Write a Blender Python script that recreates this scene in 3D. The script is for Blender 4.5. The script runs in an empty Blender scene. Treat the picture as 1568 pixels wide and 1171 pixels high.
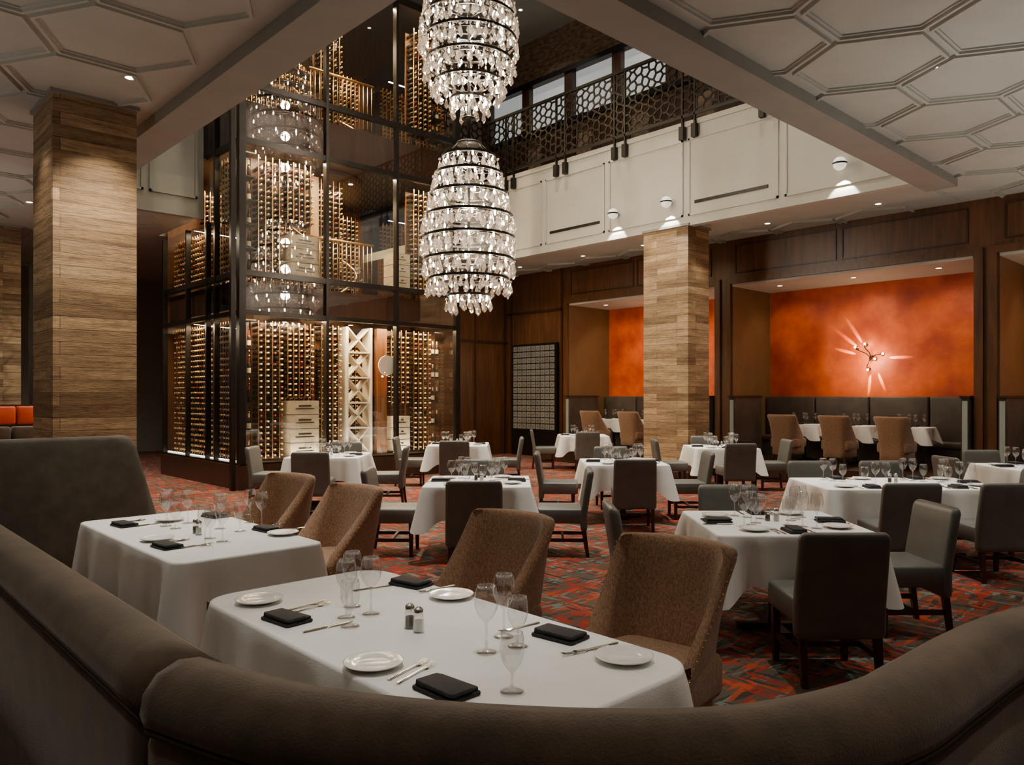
import bpy, bmesh, math, random
from mathutils import Matrix, Vector
random.seed(7)
S43, C43 = math.sin(math.radians(43)), math.cos(math.radians(43))
YAW = math.radians(-43)
def W(X, Y): return (C43*X + S43*Y, -S43*X + C43*Y)   # dining-grid frame -> building frame
# ------------------------------------------------------------------ materials
def base_mat(name):
    m = bpy.data.materials.new(name); m.use_nodes = True
    nt = m.node_tree; p = nt.nodes['Principled BSDF']
    return m, nt, p
def mixrgb(nt, fac, a, b, blend='MIX'):
    n = nt.nodes.new('ShaderNodeMix'); n.data_type = 'RGBA'; n.blend_type = blend
    for s, v in ((n.inputs[0], fac), (n.inputs[6], a), (n.inputs[7], b)):
        if hasattr(v, 'links'): nt.links.new(v, s)
        elif isinstance(v, (int, float)): s.default_value = v
        else: s.default_value = (*v, 1)
    return n.outputs[2]
def coords(nt, stretch=(1, 1, 1), rot=(0, 0, 0)):
    tc = nt.nodes.new('ShaderNodeTexCoord'); mp = nt.nodes.new('ShaderNodeMapping')
    nt.links.new(tc.outputs['Object'], mp.inputs[0]); mp.inputs['Scale'].default_value = stretch
    mp.inputs['Rotation'].default_value = rot
    return mp.outputs[0]
def noise(nt, vec, scale, detail=4, rough=.55):
    n = nt.nodes.new('ShaderNodeTexNoise'); nt.links.new(vec, n.inputs['Vector'])
    n.inputs['Scale'].default_value = scale; n.inputs['Detail'].default_value = detail
    n.inputs['Roughness'].default_value = rough
    return n.outputs[0]
def ramp(nt, fac, stops, const=False):
    r = nt.nodes.new('ShaderNodeValToRGB'); nt.links.new(fac, r.inputs[0])
    e = r.color_ramp.elements
    while len(e) < len(stops): e.new(.5)
    for i, (p, c) in enumerate(stops):
        e[i].position = p; e[i].color = (*c, 1)
    if const: r.color_ramp.interpolation = 'CONSTANT'
    return r.outputs[0]
def bump(nt, p, h, strength, dist=.01):
    b = nt.nodes.new('ShaderNodeBump'); nt.links.new(h, b.inputs['Height'])
    b.inputs['Strength'].default_value = strength; b.inputs['Distance'].default_value = dist
    nt.links.new(b.outputs[0], p.inputs['Normal'])
def M(name, c1, c2=None, scale=5, stretch=(1, 1, 1), rough=.5, metal=0, bmp=0, bscale=60, emit=None, es=0, sheen=0, lo=.35, hi=.65, bdist=.01):
    m, nt, p = base_mat(name)
    p.inputs['Base Color'].default_value = (*c1, 1)
    p.inputs['Roughness'].default_value = rough; p.inputs['Metallic'].default_value = metal
    v = coords(nt, stretch)
    n = noise(nt, v, scale)
    if c2 is None: c2 = tuple(x*.88 for x in c1)
    nt.links.new(ramp(nt, n, [(lo, c1), (hi, c2)]), p.inputs['Base Color'])
    if bmp: bump(nt, p, noise(nt, v, bscale, 3), bmp, bdist)
    if sheen: p.inputs['Sheen Weight'].default_value = sheen
    if emit: p.inputs['Emission Color'].default_value = (*emit, 1); p.inputs['Emission Strength'].default_value = es
    return m
def thin_glass(name, f0=.05, tint=(1, 1, 1), k=1.0, rough=0.0):
    m = bpy.data.materials.new(name); m.use_nodes = True; nt = m.node_tree; nt.nodes.clear()
    o = nt.nodes.new('ShaderNodeOutputMaterial'); t = nt.nodes.new('ShaderNodeBsdfTransparent'); g = nt.nodes.new('ShaderNodeBsdfGlossy')
    g.inputs['Roughness'].default_value = rough; t.inputs[0].default_value = (*tint, 1)
    f = nt.nodes.new('ShaderNodeLayerWeight'); f.inputs[0].default_value = .5
    pw = nt.nodes.new('ShaderNodeMath'); pw.operation = 'POWER'; nt.links.new(f.outputs['Facing'], pw.inputs[0]); pw.inputs[1].default_value = 4
    a = nt.nodes.new('ShaderNodeMath'); a.operation = 'MULTIPLY_ADD'; a.use_clamp = True
    nt.links.new(pw.outputs[0], a.inputs[0]); a.inputs[1].default_value = k; a.inputs[2].default_value = f0
    mx = nt.nodes.new('ShaderNodeMixShader')
    nt.links.new(a.outputs[0], mx.inputs[0]); nt.links.new(t.outputs[0], mx.inputs[1]); nt.links.new(g.outputs[0], mx.inputs[2])
    nt.links.new(mx.outputs[0], o.inputs[0])
    return m
def stone_mat():
    m, nt, p = base_mat('travertine_strips')
    tc = nt.nodes.new('ShaderNodeTexCoord'); sp = nt.nodes.new('ShaderNodeSeparateXYZ'); nt.links.new(tc.outputs['Object'], sp.inputs[0])
    ad = nt.nodes.new('ShaderNodeMath'); nt.links.new(sp.outputs[0], ad.inputs[0]); nt.links.new(sp.outputs[1], ad.inputs[1])
    cb = nt.nodes.new('ShaderNodeCombineXYZ'); nt.links.new(ad.outputs[0], cb.inputs[0]); nt.links.new(sp.outputs[2], cb.inputs[1])
    br = nt.nodes.new('ShaderNodeTexBrick'); nt.links.new(cb.outputs[0], br.inputs['Vector'])
    br.inputs['Scale'].default_value = 1; br.inputs['Brick Width'].default_value = 1.3; br.inputs['Row Height'].default_value = .14
    br.inputs['Mortar Size'].default_value = .003; br.offset = .37; br.inputs['Bias'].default_value = 0
    br.inputs['Color1'].default_value = (.22, .14, .065, 1); br.inputs['Color2'].default_value = (.58, .43, .25, 1); br.inputs['Mortar'].default_value = (.10, .065, .035, 1)
    v2 = nt.nodes.new('ShaderNodeMapping'); nt.links.new(cb.outputs[0], v2.inputs[0]); v2.inputs['Scale'].default_value = (.8, 9, 1)
    n = noise(nt, v2.outputs[0], 1.6, 9, .75)
    v3 = nt.nodes.new('ShaderNodeMapping'); nt.links.new(cb.outputs[0], v3.inputs[0]); v3.inputs['Scale'].default_value = (6, 60, 1)
    n2 = noise(nt, v3.outputs[0], 1.5, 5, .7)
    streak = ramp(nt, n, [(.34, (.36, .30, .25)), (.5, (.85, .80, .75)), (.66, (1.25, 1.2, 1.1))])
    c = mixrgb(nt, 1.0, br.outputs[0], streak, 'MULTIPLY')
    st2 = ramp(nt, n2, [(.38, (.5, .43, .37)), (.5, (1, 1, 1))])
    c = mixrgb(nt, .8, c, st2, 'MULTIPLY')
    nt.links.new(c, p.inputs['Base Color']); p.inputs['Roughness'].default_value = .55
    bump(nt, p, n2, .4, .02)
    return m
def wood_mat(name, c1, c2, rough=.35):
    m, nt, p = base_mat(name)
    v = coords(nt, (9, 9, .8)); n = noise(nt, v, 1.5, 7, .6)
    v2 = coords(nt, (1, 1, .3)); n2 = noise(nt, v2, 1.3, 2)
    c = ramp(nt, n, [(.3, c1), (.7, c2)])
    c = mixrgb(nt, .5, c, ramp(nt, n2, [(.35, (.6, .6, .6)), (.65, (1.1, 1.1, 1.1))]), 'MULTIPLY')
    nt.links.new(c, p.inputs['Base Color']); p.inputs['Roughness'].default_value = rough
    return m
def carpet_mat():
    m, nt, p = base_mat('carpet_pattern')
    def vor(stretch, rot, scale, rnd=1):
        v = coords(nt, stretch, (0, 0, rot)); vo = nt.nodes.new('ShaderNodeTexVoronoi'); vo.distance = 'CHEBYCHEV'
        nt.links.new(v, vo.inputs['Vector']); vo.inputs['Scale'].default_value = scale; vo.inputs['Randomness'].default_value = rnd
        s = nt.nodes.new('ShaderNodeSeparateColor'); nt.links.new(vo.outputs['Color'], s.inputs[0]); return s.outputs[0], s.outputs[1]
    olive, red, teal, dark, org = (.085, .068, .046), (.30, .020, .003), (.15, .20, .18), (.035, .026, .02), (.42, .052, .006)
    a, a2 = vor((1, 5.2, 1), math.radians(43), 5.6)
    b, b2 = vor((5.0, 1, 1), math.radians(16), 6.0)
    ca = ramp(nt, a, [(0, red), (.26, olive), (.48, dark), (.60, teal), (.70, org), (.82, olive)], True)
    cb = ramp(nt, b, [(0, olive), (.25, red), (.44, dark), (.60, org), (.76, teal), (.86, olive)], True)
    mk = ramp(nt, b2, [(0, (0, 0, 0)), (.6, (1, 1, 1))], True)
    c = mixrgb(nt, mk, ca, cb)
    n = noise(nt, coords(nt), 160, 2); c = mixrgb(nt, .5, c, ramp(nt, n, [(.3, (.5, .5, .5)), (.7, (1.2, 1.2, 1.2))]), 'MULTIPLY')
    nt.links.new(c, p.inputs['Base Color']); p.inputs['Roughness'].default_value = .95
    bump(nt, p, n, .5)
    return m
def emis(name, c, s):
    m, nt, p = base_mat(name); p.inputs['Base Color'].default_value = (*c, 1)
    p.inputs['Emission Color'].default_value = (*c, 1); p.inputs['Emission Strength'].default_value = s; return m
def crystal_mat():
    m = bpy.data.materials.new('crystal'); m.use_nodes = True; nt = m.node_tree; nt.nodes.clear()
    o = nt.nodes.new('ShaderNodeOutputMaterial'); t = nt.nodes.new('ShaderNodeBsdfTransparent'); g = nt.nodes.new('ShaderNodeBsdfGlossy')
    t.inputs[0].default_value = (.93, .9, .86, 1)
    g.inputs['Roughness'].default_value = .08; g.inputs[0].default_value = (1, .96, .92, 1); d = nt.nodes.new('ShaderNodeBsdfTranslucent'); d.inputs[0].default_value = (1, .93, .86, 1)
    m1 = nt.nodes.new('ShaderNodeMixShader'); m1.inputs[0].default_value = .45
    nt.links.new(t.outputs[0], m1.inputs[1]); nt.links.new(g.outputs[0], m1.inputs[2])
    m2 = nt.nodes.new('ShaderNodeMixShader'); m2.inputs[0].default_value = .06
    nt.links.new(m1.outputs[0], m2.inputs[1]); nt.links.new(d.outputs[0], m2.inputs[2]); nt.links.new(m2.outputs[0], o.inputs[0])
    return m

STONE = stone_mat(); CARPET = carpet_mat()
CEIL = M('ceiling_plaster', (.50, .51, .46), (.46, .47, .42), 2, rough=.7)
BEAM = M('taupe_paint', (.31, .31, .275), (.28, .28, .25), 2, rough=.6)
FASC = M('cream_panel_paint', (.56, .555, .485), (.52, .515, .45), 2, rough=.6)
WOOD = wood_mat('walnut_veneer', (.060, .022, .006), (.165, .064, .018))
WOODD = wood_mat('dark_walnut', (.025, .010, .005), (.055, .022, .009))
MAHOG = wood_mat('mahogany_legs', (.03, .008, .005), (.055, .014, .008), .3)
ORANGE = M('orange_plaster', (.92, .15, .003), (.42, .038, .001), 1.5, rough=.5, bmp=.4, bscale=12, lo=.3, hi=.7)
OLIVE = M('tan_side_panel', (.17, .10, .035), (.14, .08, .028), 2, rough=.5)
BRONZE = M('dark_bronze', (.024, .019, .015), (.016, .013, .011), 8, rough=.35, metal=.6)
BLACK = M('black_metal', (.014, .012, .010), rough=.4, metal=.4)
GRAYL = M('gray_leather', (.125, .125, .113), (.10, .10, .09), 6, rough=.42, bmp=.12, bscale=180)
TAN = M('brown_weave', (.42, .235, .125), (.20, .11, .058), 120, (1, 1, .5), rough=.85, bmp=.5, bscale=260, sheen=.3)
BOOTH = M('brown_velvet', (.15, .100, .062), (.085, .057, .035), 9, (1, 1, 1), rough=.8, bmp=.5, bscale=160, sheen=.4, bdist=.004)
BOOTHG = M('gray_velvet', (.16, .145, .118), (.11, .10, .08), 7, (1, 1, 1), rough=.75, bmp=.5, bscale=120, sheen=.3, bdist=.004)
PIPE = M('dark_piping', (.045, .028, .018), rough=.7)
BANQ = M('dark_banquette', (.075, .055, .042), (.045, .033, .025), 3, rough=.6)
REDL = M('red_leather', (.55, .07, .01), (.42, .045, .008), 4, rough=.4)
CLOTH = M('white_linen', (.83, .83, .81), (.79, .79, .765), 6, rough=.85, bmp=.15, bscale=220)
NAPK = M('black_linen', (.010, .010, .012), (.018, .018, .02), 30, rough=.8, bmp=.3, bscale=200)
CHINA = M('white_china', (.85, .84, .81), rough=.12)
STEEL = M('silver_cutlery', (.75, .73, .70), rough=.16, metal=1)
BRASS = M('brass', (.80, .50, .18), (.62, .36, .12), 6, rough=.28, metal=1)
BOTT = M('wine_bottle_glass', (.012, .018, .010), (.03, .012, .008), 5, rough=.12)
FOILG = M('gold_foil', (.88, .57, .22), rough=.35, metal=.5)
FOILR = M('red_foil', (.28, .03, .02), rough=.35, metal=.3)
FOILW = M('pale_foil', (.78, .66, .44), rough=.4)
CRATE = M('pale_wine_crate', (.52, .43, .28), (.40, .32, .20), 3, (1, 1, 8), rough=.6)
GOLDW = wood_mat('golden_oak', (.35, .20, .08), (.55, .34, .14))
LATT = M('white_lattice_paint', (.60, .52, .39), rough=.6)
GLASSP = thin_glass('tower_glass', .17, (.94, .94, .92), .5)
GLASSW = thin_glass('stemware_glass', .16, (.975, .975, .975), 1.0, .02)
CRYS = crystal_mat()
BULB = emis('warm_bulb', (1, .82, .6), 80)
DLIT = emis('downlight_lens', (1, .88, .72), 14)
FROST = M('frosted_window', (.4, .4, .4), (.3, .32, .34), 1.5, emit=(.72, .76, .75), es=.42)
GLOBE = emis('globe_glass', (1, .93, .82), .8)
GRAYM = M('gray_metal_drawers', (.27, .27, .25), (.20, .20, .19), 3, rough=.45, metal=.2)
SALT = M('salt', (.8, .8, .78), rough=.8); PEPP = M('pepper', (.05, .035, .025), (.1, .08, .06), 90, rough=.9)
BRICK = M('rough_stone_band', (.20, .13, .08), (.06, .038, .024), 5, (1, 1, 2.5), rough=.8, bmp=.6, bscale=12)
BLUEG = M('dark_blue_glass', (.05, .10, .13), (.015, .02, .03), 2, rough=.12, emit=(.2, .35, .45), es=.05)
LEDW = emis('led_strip', (1, .93, .82), 5)
LEDP = M('lit_partition_glass', (.20, .21, .165), rough=.4, emit=(.80, .84, .66), es=.08)

# ------------------------------------------------------------------ mesh builder
class B:
    def __init__(s): s.v = []; s.f = []; s.mi = []; s.sm = []; s.mats = []
    def idx(s, m):
        if m not in s.mats: s.mats.append(m)
        return s.mats.index(m)
    def add(s, vs, fs, mat, smooth=False, T=None):
        o = len(s.v)
        if T is not None: vs = [tuple(T @ Vector(v)) for v in vs]
        s.v.extend(vs); k = s.idx(mat)
        for f in fs: s.f.append([i+o for i in f]); s.mi.append(k); s.sm.append(smooth)
    def box(s, x0, x1, y0, y1, z0, z1, mat, T=None):
        s.add([(x0, y0, z0), (x1, y0, z0), (x1, y1, z0), (x0, y1, z0), (x0, y0, z1), (x1, y0, z1), (x1, y1, z1), (x0, y1, z1)],
              [(0, 3, 2, 1), (4, 5, 6, 7), (0, 1, 5, 4), (1, 2, 6, 5), (2, 3, 7, 6), (3, 0, 4, 7)], mat, False, T)
    def lathe(s, prof, seg, mat, smooth=True, T=None):
        vs = []; fs = []
        for r, z in prof:
            for i in range(seg):
                a = 2*math.pi*i/seg; vs.append((r*math.cos(a), r*math.sin(a), z))
        for j in range(len(prof)-1):
            for i in range(seg):
                i2 = (i+1) % seg; fs.append((j*seg+i, j*seg+i2, (j+1)*seg+i2, (j+1)*seg+i))
        s.add(vs, fs, mat, smooth, T)
    def loft(s, loops, mat, smooth=True, T=None, cap=True):
        n = len(loops[0]); vs = [p for l in loops for p in l]; fs = []
        for j in range(len(loops)-1):
            for i in range(n):
                i2 = (i+1) % n; fs.append((j*n+i, j*n+i2, (j+1)*n+i2, (j+1)*n+i))
        if cap: fs.append(tuple(reversed(range(n)))); fs.append(tuple((len(loops)-1)*n+i for i in range(n)))
        s.add(vs, fs, mat, smooth, T)
    def tube(s, pts, r, seg, mat, T=None):
        loops = []
        for i, p in enumerate(pts):
            p = Vector(p); d = (Vector(pts[min(i+1, len(pts)-1)])-Vector(pts[max(i-1, 0)])).normalized()
            up = Vector((0, 0, 1)) if abs(d.z) < .95 else Vector((1, 0, 0))
            a = d.cross(up).normalized(); b2 = d.cross(a)
            loops.append([tuple(p+a*r*math.cos(2*math.pi*k/seg)+b2*r*math.sin(2*math.pi*k/seg)) for k in range(seg)])
        s.loft(loops, mat, seg > 4, T)
    def sphere(s, c, r, mat, seg=8, rings=5, smooth=True):
        prof = [(r*math.sin(math.pi*j/rings), -r*math.cos(math.pi*j/rings)) for j in range(rings+1)]
        s.lathe(prof, seg, mat, smooth, Matrix.Translation(c))
    def mesh(s, name):
        me = bpy.data.meshes.new(name); me.from_pydata(s.v, [], s.f)
        for m in s.mats: me.materials.append(m)
        me.polygons.foreach_set('material_index', s.mi); me.polygons.foreach_set('use_smooth', s.sm); me.update()
        return me
    def obj(s, name, loc=(0, 0, 0), rz=0):
        return inst(name, s.mesh(name), loc, rz)
def inst(name, me, loc, rz=0, sc=1):
    o = bpy.data.objects.new(name, me); bpy.context.scene.collection.objects.link(o)
    o.location = loc; o.rotation_euler = (0, 0, rz); o.scale = (sc, sc, sc); return o
def rr(w, d, r, n=4, cx=0, cy=0):
    pts = []
    for (sx, sy, a0) in ((1, 1, 0), (-1, 1, 90), (-1, -1, 180), (1, -1, 270)):
        for k in range(n+1):
            a = math.radians(a0+90*k/n); pts.append((cx+sx*(w-r)+r*math.cos(a), cy+sy*(d-r)+r*math.sin(a)))
    return pts
def cushion(b, w, d, z0, z1, r, e, mat, T=None, cx=0, cy=0):
    loops = []
    for ins, z in ((e, z0), (e*.3, z0+e*.3), (0, z0+e), (0, z1-e), (e*.3, z1-e*.3), (e, z1)):
        loops.append([(x, y, z) for x, y in rr(w-ins, d-ins, max(r-ins, .005), 4, cx, cy)])
    b.loft(loops, mat, True, T)
def simple_box(name, x0, x1, y0, y1, z0, z1, mat):
    b = B(); b.box(x0, x1, y0, y1, z0, z1, mat); return b.obj(name)

# ------------------------------------------------------------------ room shell
CZ = 5.0; AX0, AX1, AY0, AY1, AZ = 3.59, 12.76, 4.45, 14.5, 12.0
EX = 14.85; NX = 16.47; NORTHY = 16.1
simple_box('floor', -3, 17, -4, 24, -.1, 0, CARPET)
simple_box('wall_west', -3.1, -3, -4, 24, 0, CZ, BEAM)
simple_box('wall_south', -3, 17, -4.1, -4, 0, CZ, BEAM)
simple_box('wall_north', -3, 10.5, 23.9, 24, 0, CZ, BEAM)
def hex_ring(b, cx, cy, z0, z1, r1, r2, mat, rot=0):
    a = [math.radians(60*i+rot) for i in range(6)]
    loops = [[(cx+r*math.cos(t), cy+r*math.sin(t), z) for t in a] for r, z in ((r1, z1), (r1, z0), (r2, z0), (r2, z1))]
    b.loft(loops, mat, False, None, False)
def ceiling(name, x0, x1, y0, y1, z, mx=.3, hexes=True):
    b = B(); b.box(x0, x1, y0, y1, z, z+.2, CEIL)
    R = .76; w = math.sqrt(3)*R
    for j in range(-40, 40):
        for i in range(-40, 40):
            cx = j*1.5*R + 1.1; cy = i*w + (w/2 if j % 2 else 0) + .6
            if hexes and x0+mx+R < cx < x1-mx-R and y0+mx+w/2 < cy < y1-mx-w/2:
                hex_ring(b, cx, cy, z-.04, z+.01, R-.035, R-.07, CEIL)
                hex_ring(b, cx, cy, z-.015, z+.01, R-.07, R-.10, CEIL)
    return b.obj(name)
ceiling('ceiling_west', -3, AX0-.01, -4, 24, CZ, -.12)
ceiling('ceiling_south', AX0, 17, -4, AY0-.01, CZ, -.2)
ceiling('ceiling_east', AX1+.16, NX+.5, AY0, 24, CZ, -.03)
ceiling('ceiling_north', AX0, 5.62, AY1+.16, 24, CZ, .1)
ceiling('ceiling_north_east', 10.58, AX1+.15, AY1+.16, 24, CZ, .1)
simple_box('ceiling_corridor', 5.62, 10.58, 16.9, 24, CZ, CZ+.2, CEIL)
simple_box('ceiling_atrium', AX0-.2, 17, AY0-.2, 18.2, AZ, AZ+.1, BEAM)
simple_box('trim_1', AX0-.45, AX0, AY0-.45, AY1, 4.86, 4.995, BEAM)
simple_box('trim_2', AX0, AX1+.35, AY0-.45, AY0, 4.86, 4.995, BEAM)
simple_box('wall_atrium_west', AX0-.15, AX0, AY0, 18, 5.21, AZ, BEAM)
simple_box('wall_atrium_south', AX0-.15, 17, AY0-.15, AY0, 5.21, AZ, BEAM)
b = B(); b.box(AX1, AX1+.15, AY0, AY1, CZ-.05, 6.9, FASC)
b.box(AX1-.03, AX1+.2, AY0, AY1, 6.88, 6.98, FASC); b.box(AX1-.02, AX1, AY0, AY1, CZ-.05, CZ+.05, FASC)
ys = [AY0, 6.7, 8.7, 10.7, 12.6, AY1]
for i in range(5):
    y0, y1 = ys[i]+.06, ys[i+1]-.06
    for (a0, a1, z0, z1) in ((y0, y1, 6.60, 6.64), (y0, y1, 5.14, 5.18), (y0, y0+.04, 5.14, 6.64), (y1-.04, y1, 5.14, 6.64)):
        b.box(AX1-.02, AX1, a0, a1, z0, z1, FASC)
b.obj('wall_atrium_east')
b = B()
for y0, y1 in ((6.96, 8.5), (10.9, 12.4)): b.box(AX1-.012, AX1+.01, y0, y1, 5.36, 5.42, BLACK)
b.obj('air_slot_diffusers')
b = B(); b.box(AX0, 5.62, AY1, AY1+.15, CZ-.05, AZ, BEAM); b.box(10.58, AX1+.15, AY1, AY1+.15, CZ-.05, 6.95, FASC)
for x in (3.7, 4.65): 
    for (a0, a1, z0, z1) in ((x, x+.85, 5.3, 5.34), (x, x+.85, 8, 8.04), (x, x+.04, 5.3, 8), (x+.81, x+.85, 5.3, 8)): b.box(a0, a1, AY1-.03, AY1, z0, z1, BEAM)
b.obj('wall_atrium_north')
simple_box('floor_upper', AX1+.16, 17, AY0, 18, 6.7, 6.94, WOODD)
simple_box('floor_upper_north', 10.6, AX1+.15, AY1+.16, 18, 6.7, 6.94, WOODD)
b = B(); b.box(15.8, 15.95, AY0, 18, 6.94, 9.3, BRICK); b.box(15.8, 15.95, AY0, 18, 10.6, AZ, BRICK); b.box(15.65, 15.8, AY0, 18, 10.6, 10.75, BRONZE); b.box(15.65, 15.8, AY0, 18, 9.15, 9.3, BRONZE)
b.box(15.8, 15.95, AY0, 11.0, 9.3, 10.6, BRICK)
y = 11.0
while y < 18:
    b.box(15.7, 15.95, y, y+.3, 9.3, 10.6, WOODD); y += 1.7
y = AY0+.4
while y < 17.5:
    b.box(15.74, 15.8, y, y+1.3, 7.5, 9.0, WOODD); y += 1.9
b.obj('wall_upper_east')
b = B(); b.box(15.86, 15.9, 11.0, 18, 9.3, 10.6, FROST); b.obj('window_1')
simple_box('wall_upper_north', 10.6, 15.8, 18, 18.15, 6.94, AZ, WOOD)
def honey(b, length, z0, z1, fn, R=.155, t=.013, mat=None):
    mat = mat or BLACK
    rnd = random.Random(3); jit = {}
    def P(u, w):
        k = (round(u, 2), round(w, 2))
        if k not in jit: jit[k] = (u+rnd.uniform(-.25, .25)*R, w+rnd.uniform(-.22, .22)*R)
        return jit[k], k
    edges = set(); h = math.sqrt(3)*R
    for i in range(int(length/(1.5*R))+1):
        for j in range(int((z1-z0)/h)+1):
            cu = i*1.5*R; cw = z0+j*h+(h/2 if i % 2 else 0)
            if cw > z1: continue
            ps = [(cu+R*math.cos(math.radians(60*k)), cw+R*math.sin(math.radians(60*k))) for k in range(6)]
            ks = [P(*p)[1] for p in ps]
            for k in range(6): edges.add(tuple(sorted((ks[k], ks[(k+1) % 6]))))
    for k1, k2 in edges:
        (u1, w1), (u2, w2) = jit[k1], jit[k2]
        w1 = min(max(w1, z0), z1); w2 = min(max(w2, z0), z1); u1 = min(max(u1, 0), length); u2 = min(max(u2, 0), length)
        L = math.hypot(u2-u1, w2-w1)
        if L < .02: continue
        nx, nz = -(w2-w1)/L*t, (u2-u1)/L*t
        q = [(u1+nx, w1+nz), (u1-nx, w1-nz), (u2-nx, w2-nz), (u2+nx, w2+nz)]
        vs = [fn(u, o, w) for o in (-.012, .012) for u, w in q]
        b.add(vs, [(0, 1, 2, 3), (7, 6, 5, 4), (0, 4, 5, 1), (1, 5, 6, 2), (2, 6, 7, 3), (3, 7, 4, 0)], mat)
b = B(); fe = lambda u, o, w: (AX1-.06+o, AY0+u, w)
honey(b, AY1-AY0, 7.1, 8.4, fe, .108, .018, BRONZE)
b.box(AX1-.09, AX1-.03, AY0, AY1, 8.4, 8.46, BLACK); b.box(AX1-.08, AX1-.04, AY0, AY1, 7.05, 7.1, BLACK)
for y in [5.2, 6.9, 8.6, 10.3, 12.0, 13.7]:
    for dy in (-.14, .14):
        b.box(AX1-.08, AX1-.035, y+dy-.018, y+dy+.018, 6.62, 8.42, BLACK); b.box(AX1-.12, AX1-.026, y+dy-.05, y+dy+.05, 6.62, 6.88, BLACK)
b.obj('honeycomb_balcony_railing')
b = B(); fn_ = lambda u, o, w: (10.6+u, AY1-.06+o, w)
honey(b, AX1-10.75, 7.1, 8.4, fn_, .108, .018, BRONZE); b.box(10.6, AX1-.15, AY1-.09, AY1-.03, 8.4, 8.46, BLACK); b.box(10.6, AX1-.15, AY1-.08, AY1-.04, 7.05, 7.1, BLACK)
b.box(11.4, 11.47, AY1-.1, AY1-.01, 6.7, 8.4, BLACK)
b.obj('honeycomb_balcony_railing')
niches = [(-.7, 3.92), (4.26, 8.97), (9.35, 13.76)]
b = B(); prev = -4
for n0, n1 in niches:
    b.box(EX, NX+.1, prev, n0, 0, CZ, WOOD); prev = n1
b.box(EX, NX+.1, prev, 24, 0, CZ, WOOD)
for n0, n1 in niches: b.box(EX, NX+.1, n0, n1, 4.05, CZ, WOOD)
for n0, n1 in niches:
    b.box(EX-.05, EX, n0-.13, n0, 0, 4.17, WOOD); b.box(EX-.05, EX, n1, n1+.13, 0, 4.17, WOOD); b.box(EX-.05, EX, n0, n1, 4.05, 4.17, WOOD)
    for yy in (n0+.1, (n0+n1)/2+.05):
        l = (n1-n0)/2-.15
        for (a0, a1, z0, z1) in ((yy, yy+l, 4.27, 4.30), (yy, yy+l, 4.86, 4.89), (yy, yy+.03, 4.3, 4.86), (yy+l-.03, yy+l, 4.3, 4.86)): b.box(EX-.02, EX, a0, a1, z0, z1, WOODD)
for yy in (13.95, 15.9): b.box(EX-.03, EX, yy, yy+.06, 0, CZ, WOODD)
b.box(EX-.03, EX, 13.9, 16.1, 3.9, 3.96, WOODD)
b.obj('wall_east')
for n0, n1 in niches:
    b = B(); b.box(NX, NX+.1, n0, n1, .3, 4.05, ORANGE); b.obj('wall_niche_back')
    b = B(); b.box(EX+.02, NX, n0, n0+.03, .3, 4.05, OLIVE); b.box(EX+.02, NX, n1-.03, n1, .3, 4.05, OLIVE); b.obj('wall_niche_sides')
    b = B(); b.box(EX, NX, n0+.03, n1-.03, 4.0, 4.05, FASC); b.obj('ceiling_niche')
b = B(); b.box(13.85, EX-.05, -.7, 13.76, 0, .3, WOODD)
for n0, n1 in niches: b.box(EX-.05, NX, n0, n1, 0, .3, WOODD)
b.obj('floor_platform')
b = B(); b.box(10.6, EX, NORTHY, NORTHY+.15, 0, CZ, WOOD)
for x in (11.2, 12.4, 13.6, 14.7): b.box(x, x+.05, NORTHY-.025, NORTHY, 0, CZ, WOODD)
b.box(10.6, EX, NORTHY-.03, NORTHY, 3.1, 3.16, WOODD); b.obj('wall_north_wood')
b = B(); b.box(EX-.12, EX-.03, 14.07, 15.8, .0, 3.05, BRONZE)
for i in range(9):
    for j in range(14):
        y0 = 14.13+i*.178; z0 = .72+j*.163; b.box(EX-.14, EX-.12, y0+.012, y0+.165, z0+.012, z0+.15, GRAYM)
        b.box(EX-.15, EX-.14, y0+.07, y0+.1, z0+.07, z0+.09, STEEL)
b.obj('locker_cabinet')
for n0, n1 in niches:
    b = B(); n = 4; l = (n1-n0-.1)/n
    for i in range(n):
        yc = n0+.05+l*(i+.5)
        cushion(b, .09, l/2-.01, .72, 1.62, .04, .03, BANQ, None, NX-.14, yc); cushion(b, .22, l/2-.01, .62, .76, .05, .03, BANQ, None, NX-.34, yc)
    b.box(NX-.54, NX-.02, n0+.04, n1-.04, .3, .64, BANQ); b.obj('niche_banquette')
    for yy, s in ((n0, 1), (n1, -1)):
        b = B(); y0, y1 = sorted((yy+.05*s, yy+.17*s)); b.box(EX-.15, NX-.62, y0, y1, .3, 1.6, BANQ)
        b.box(EX-.17, EX-.15, y0+.02, y1-.02, .45, 1.55, LEDP); b.box(EX-.19, NX-.61, y0-.02, y1+.02, 1.6, 1.64, WOODD); b.obj('lit_half_partition')
# ------------------------------------------------------------------ stone columns
def column(x0, x1, y0, y1):
    b = B(); b.box(x0, x1, y0, y1, 0, CZ-.02, STONE); b.box(x0-.02, x1+.02, y0-.02, y1+.02, 0, .14, WOODD)
    b.box(x0-.03, x1+.03, y0-.03, y1+.03, CZ-.045, CZ-.001, BEAM)
    b.obj('travertine_column')
column(2.07, 2.93, 9.56, 10.5); column(12.73, 13.46, 8.63, 9.7); column(2.5, 3.3, 17.8, 18.8)
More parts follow.
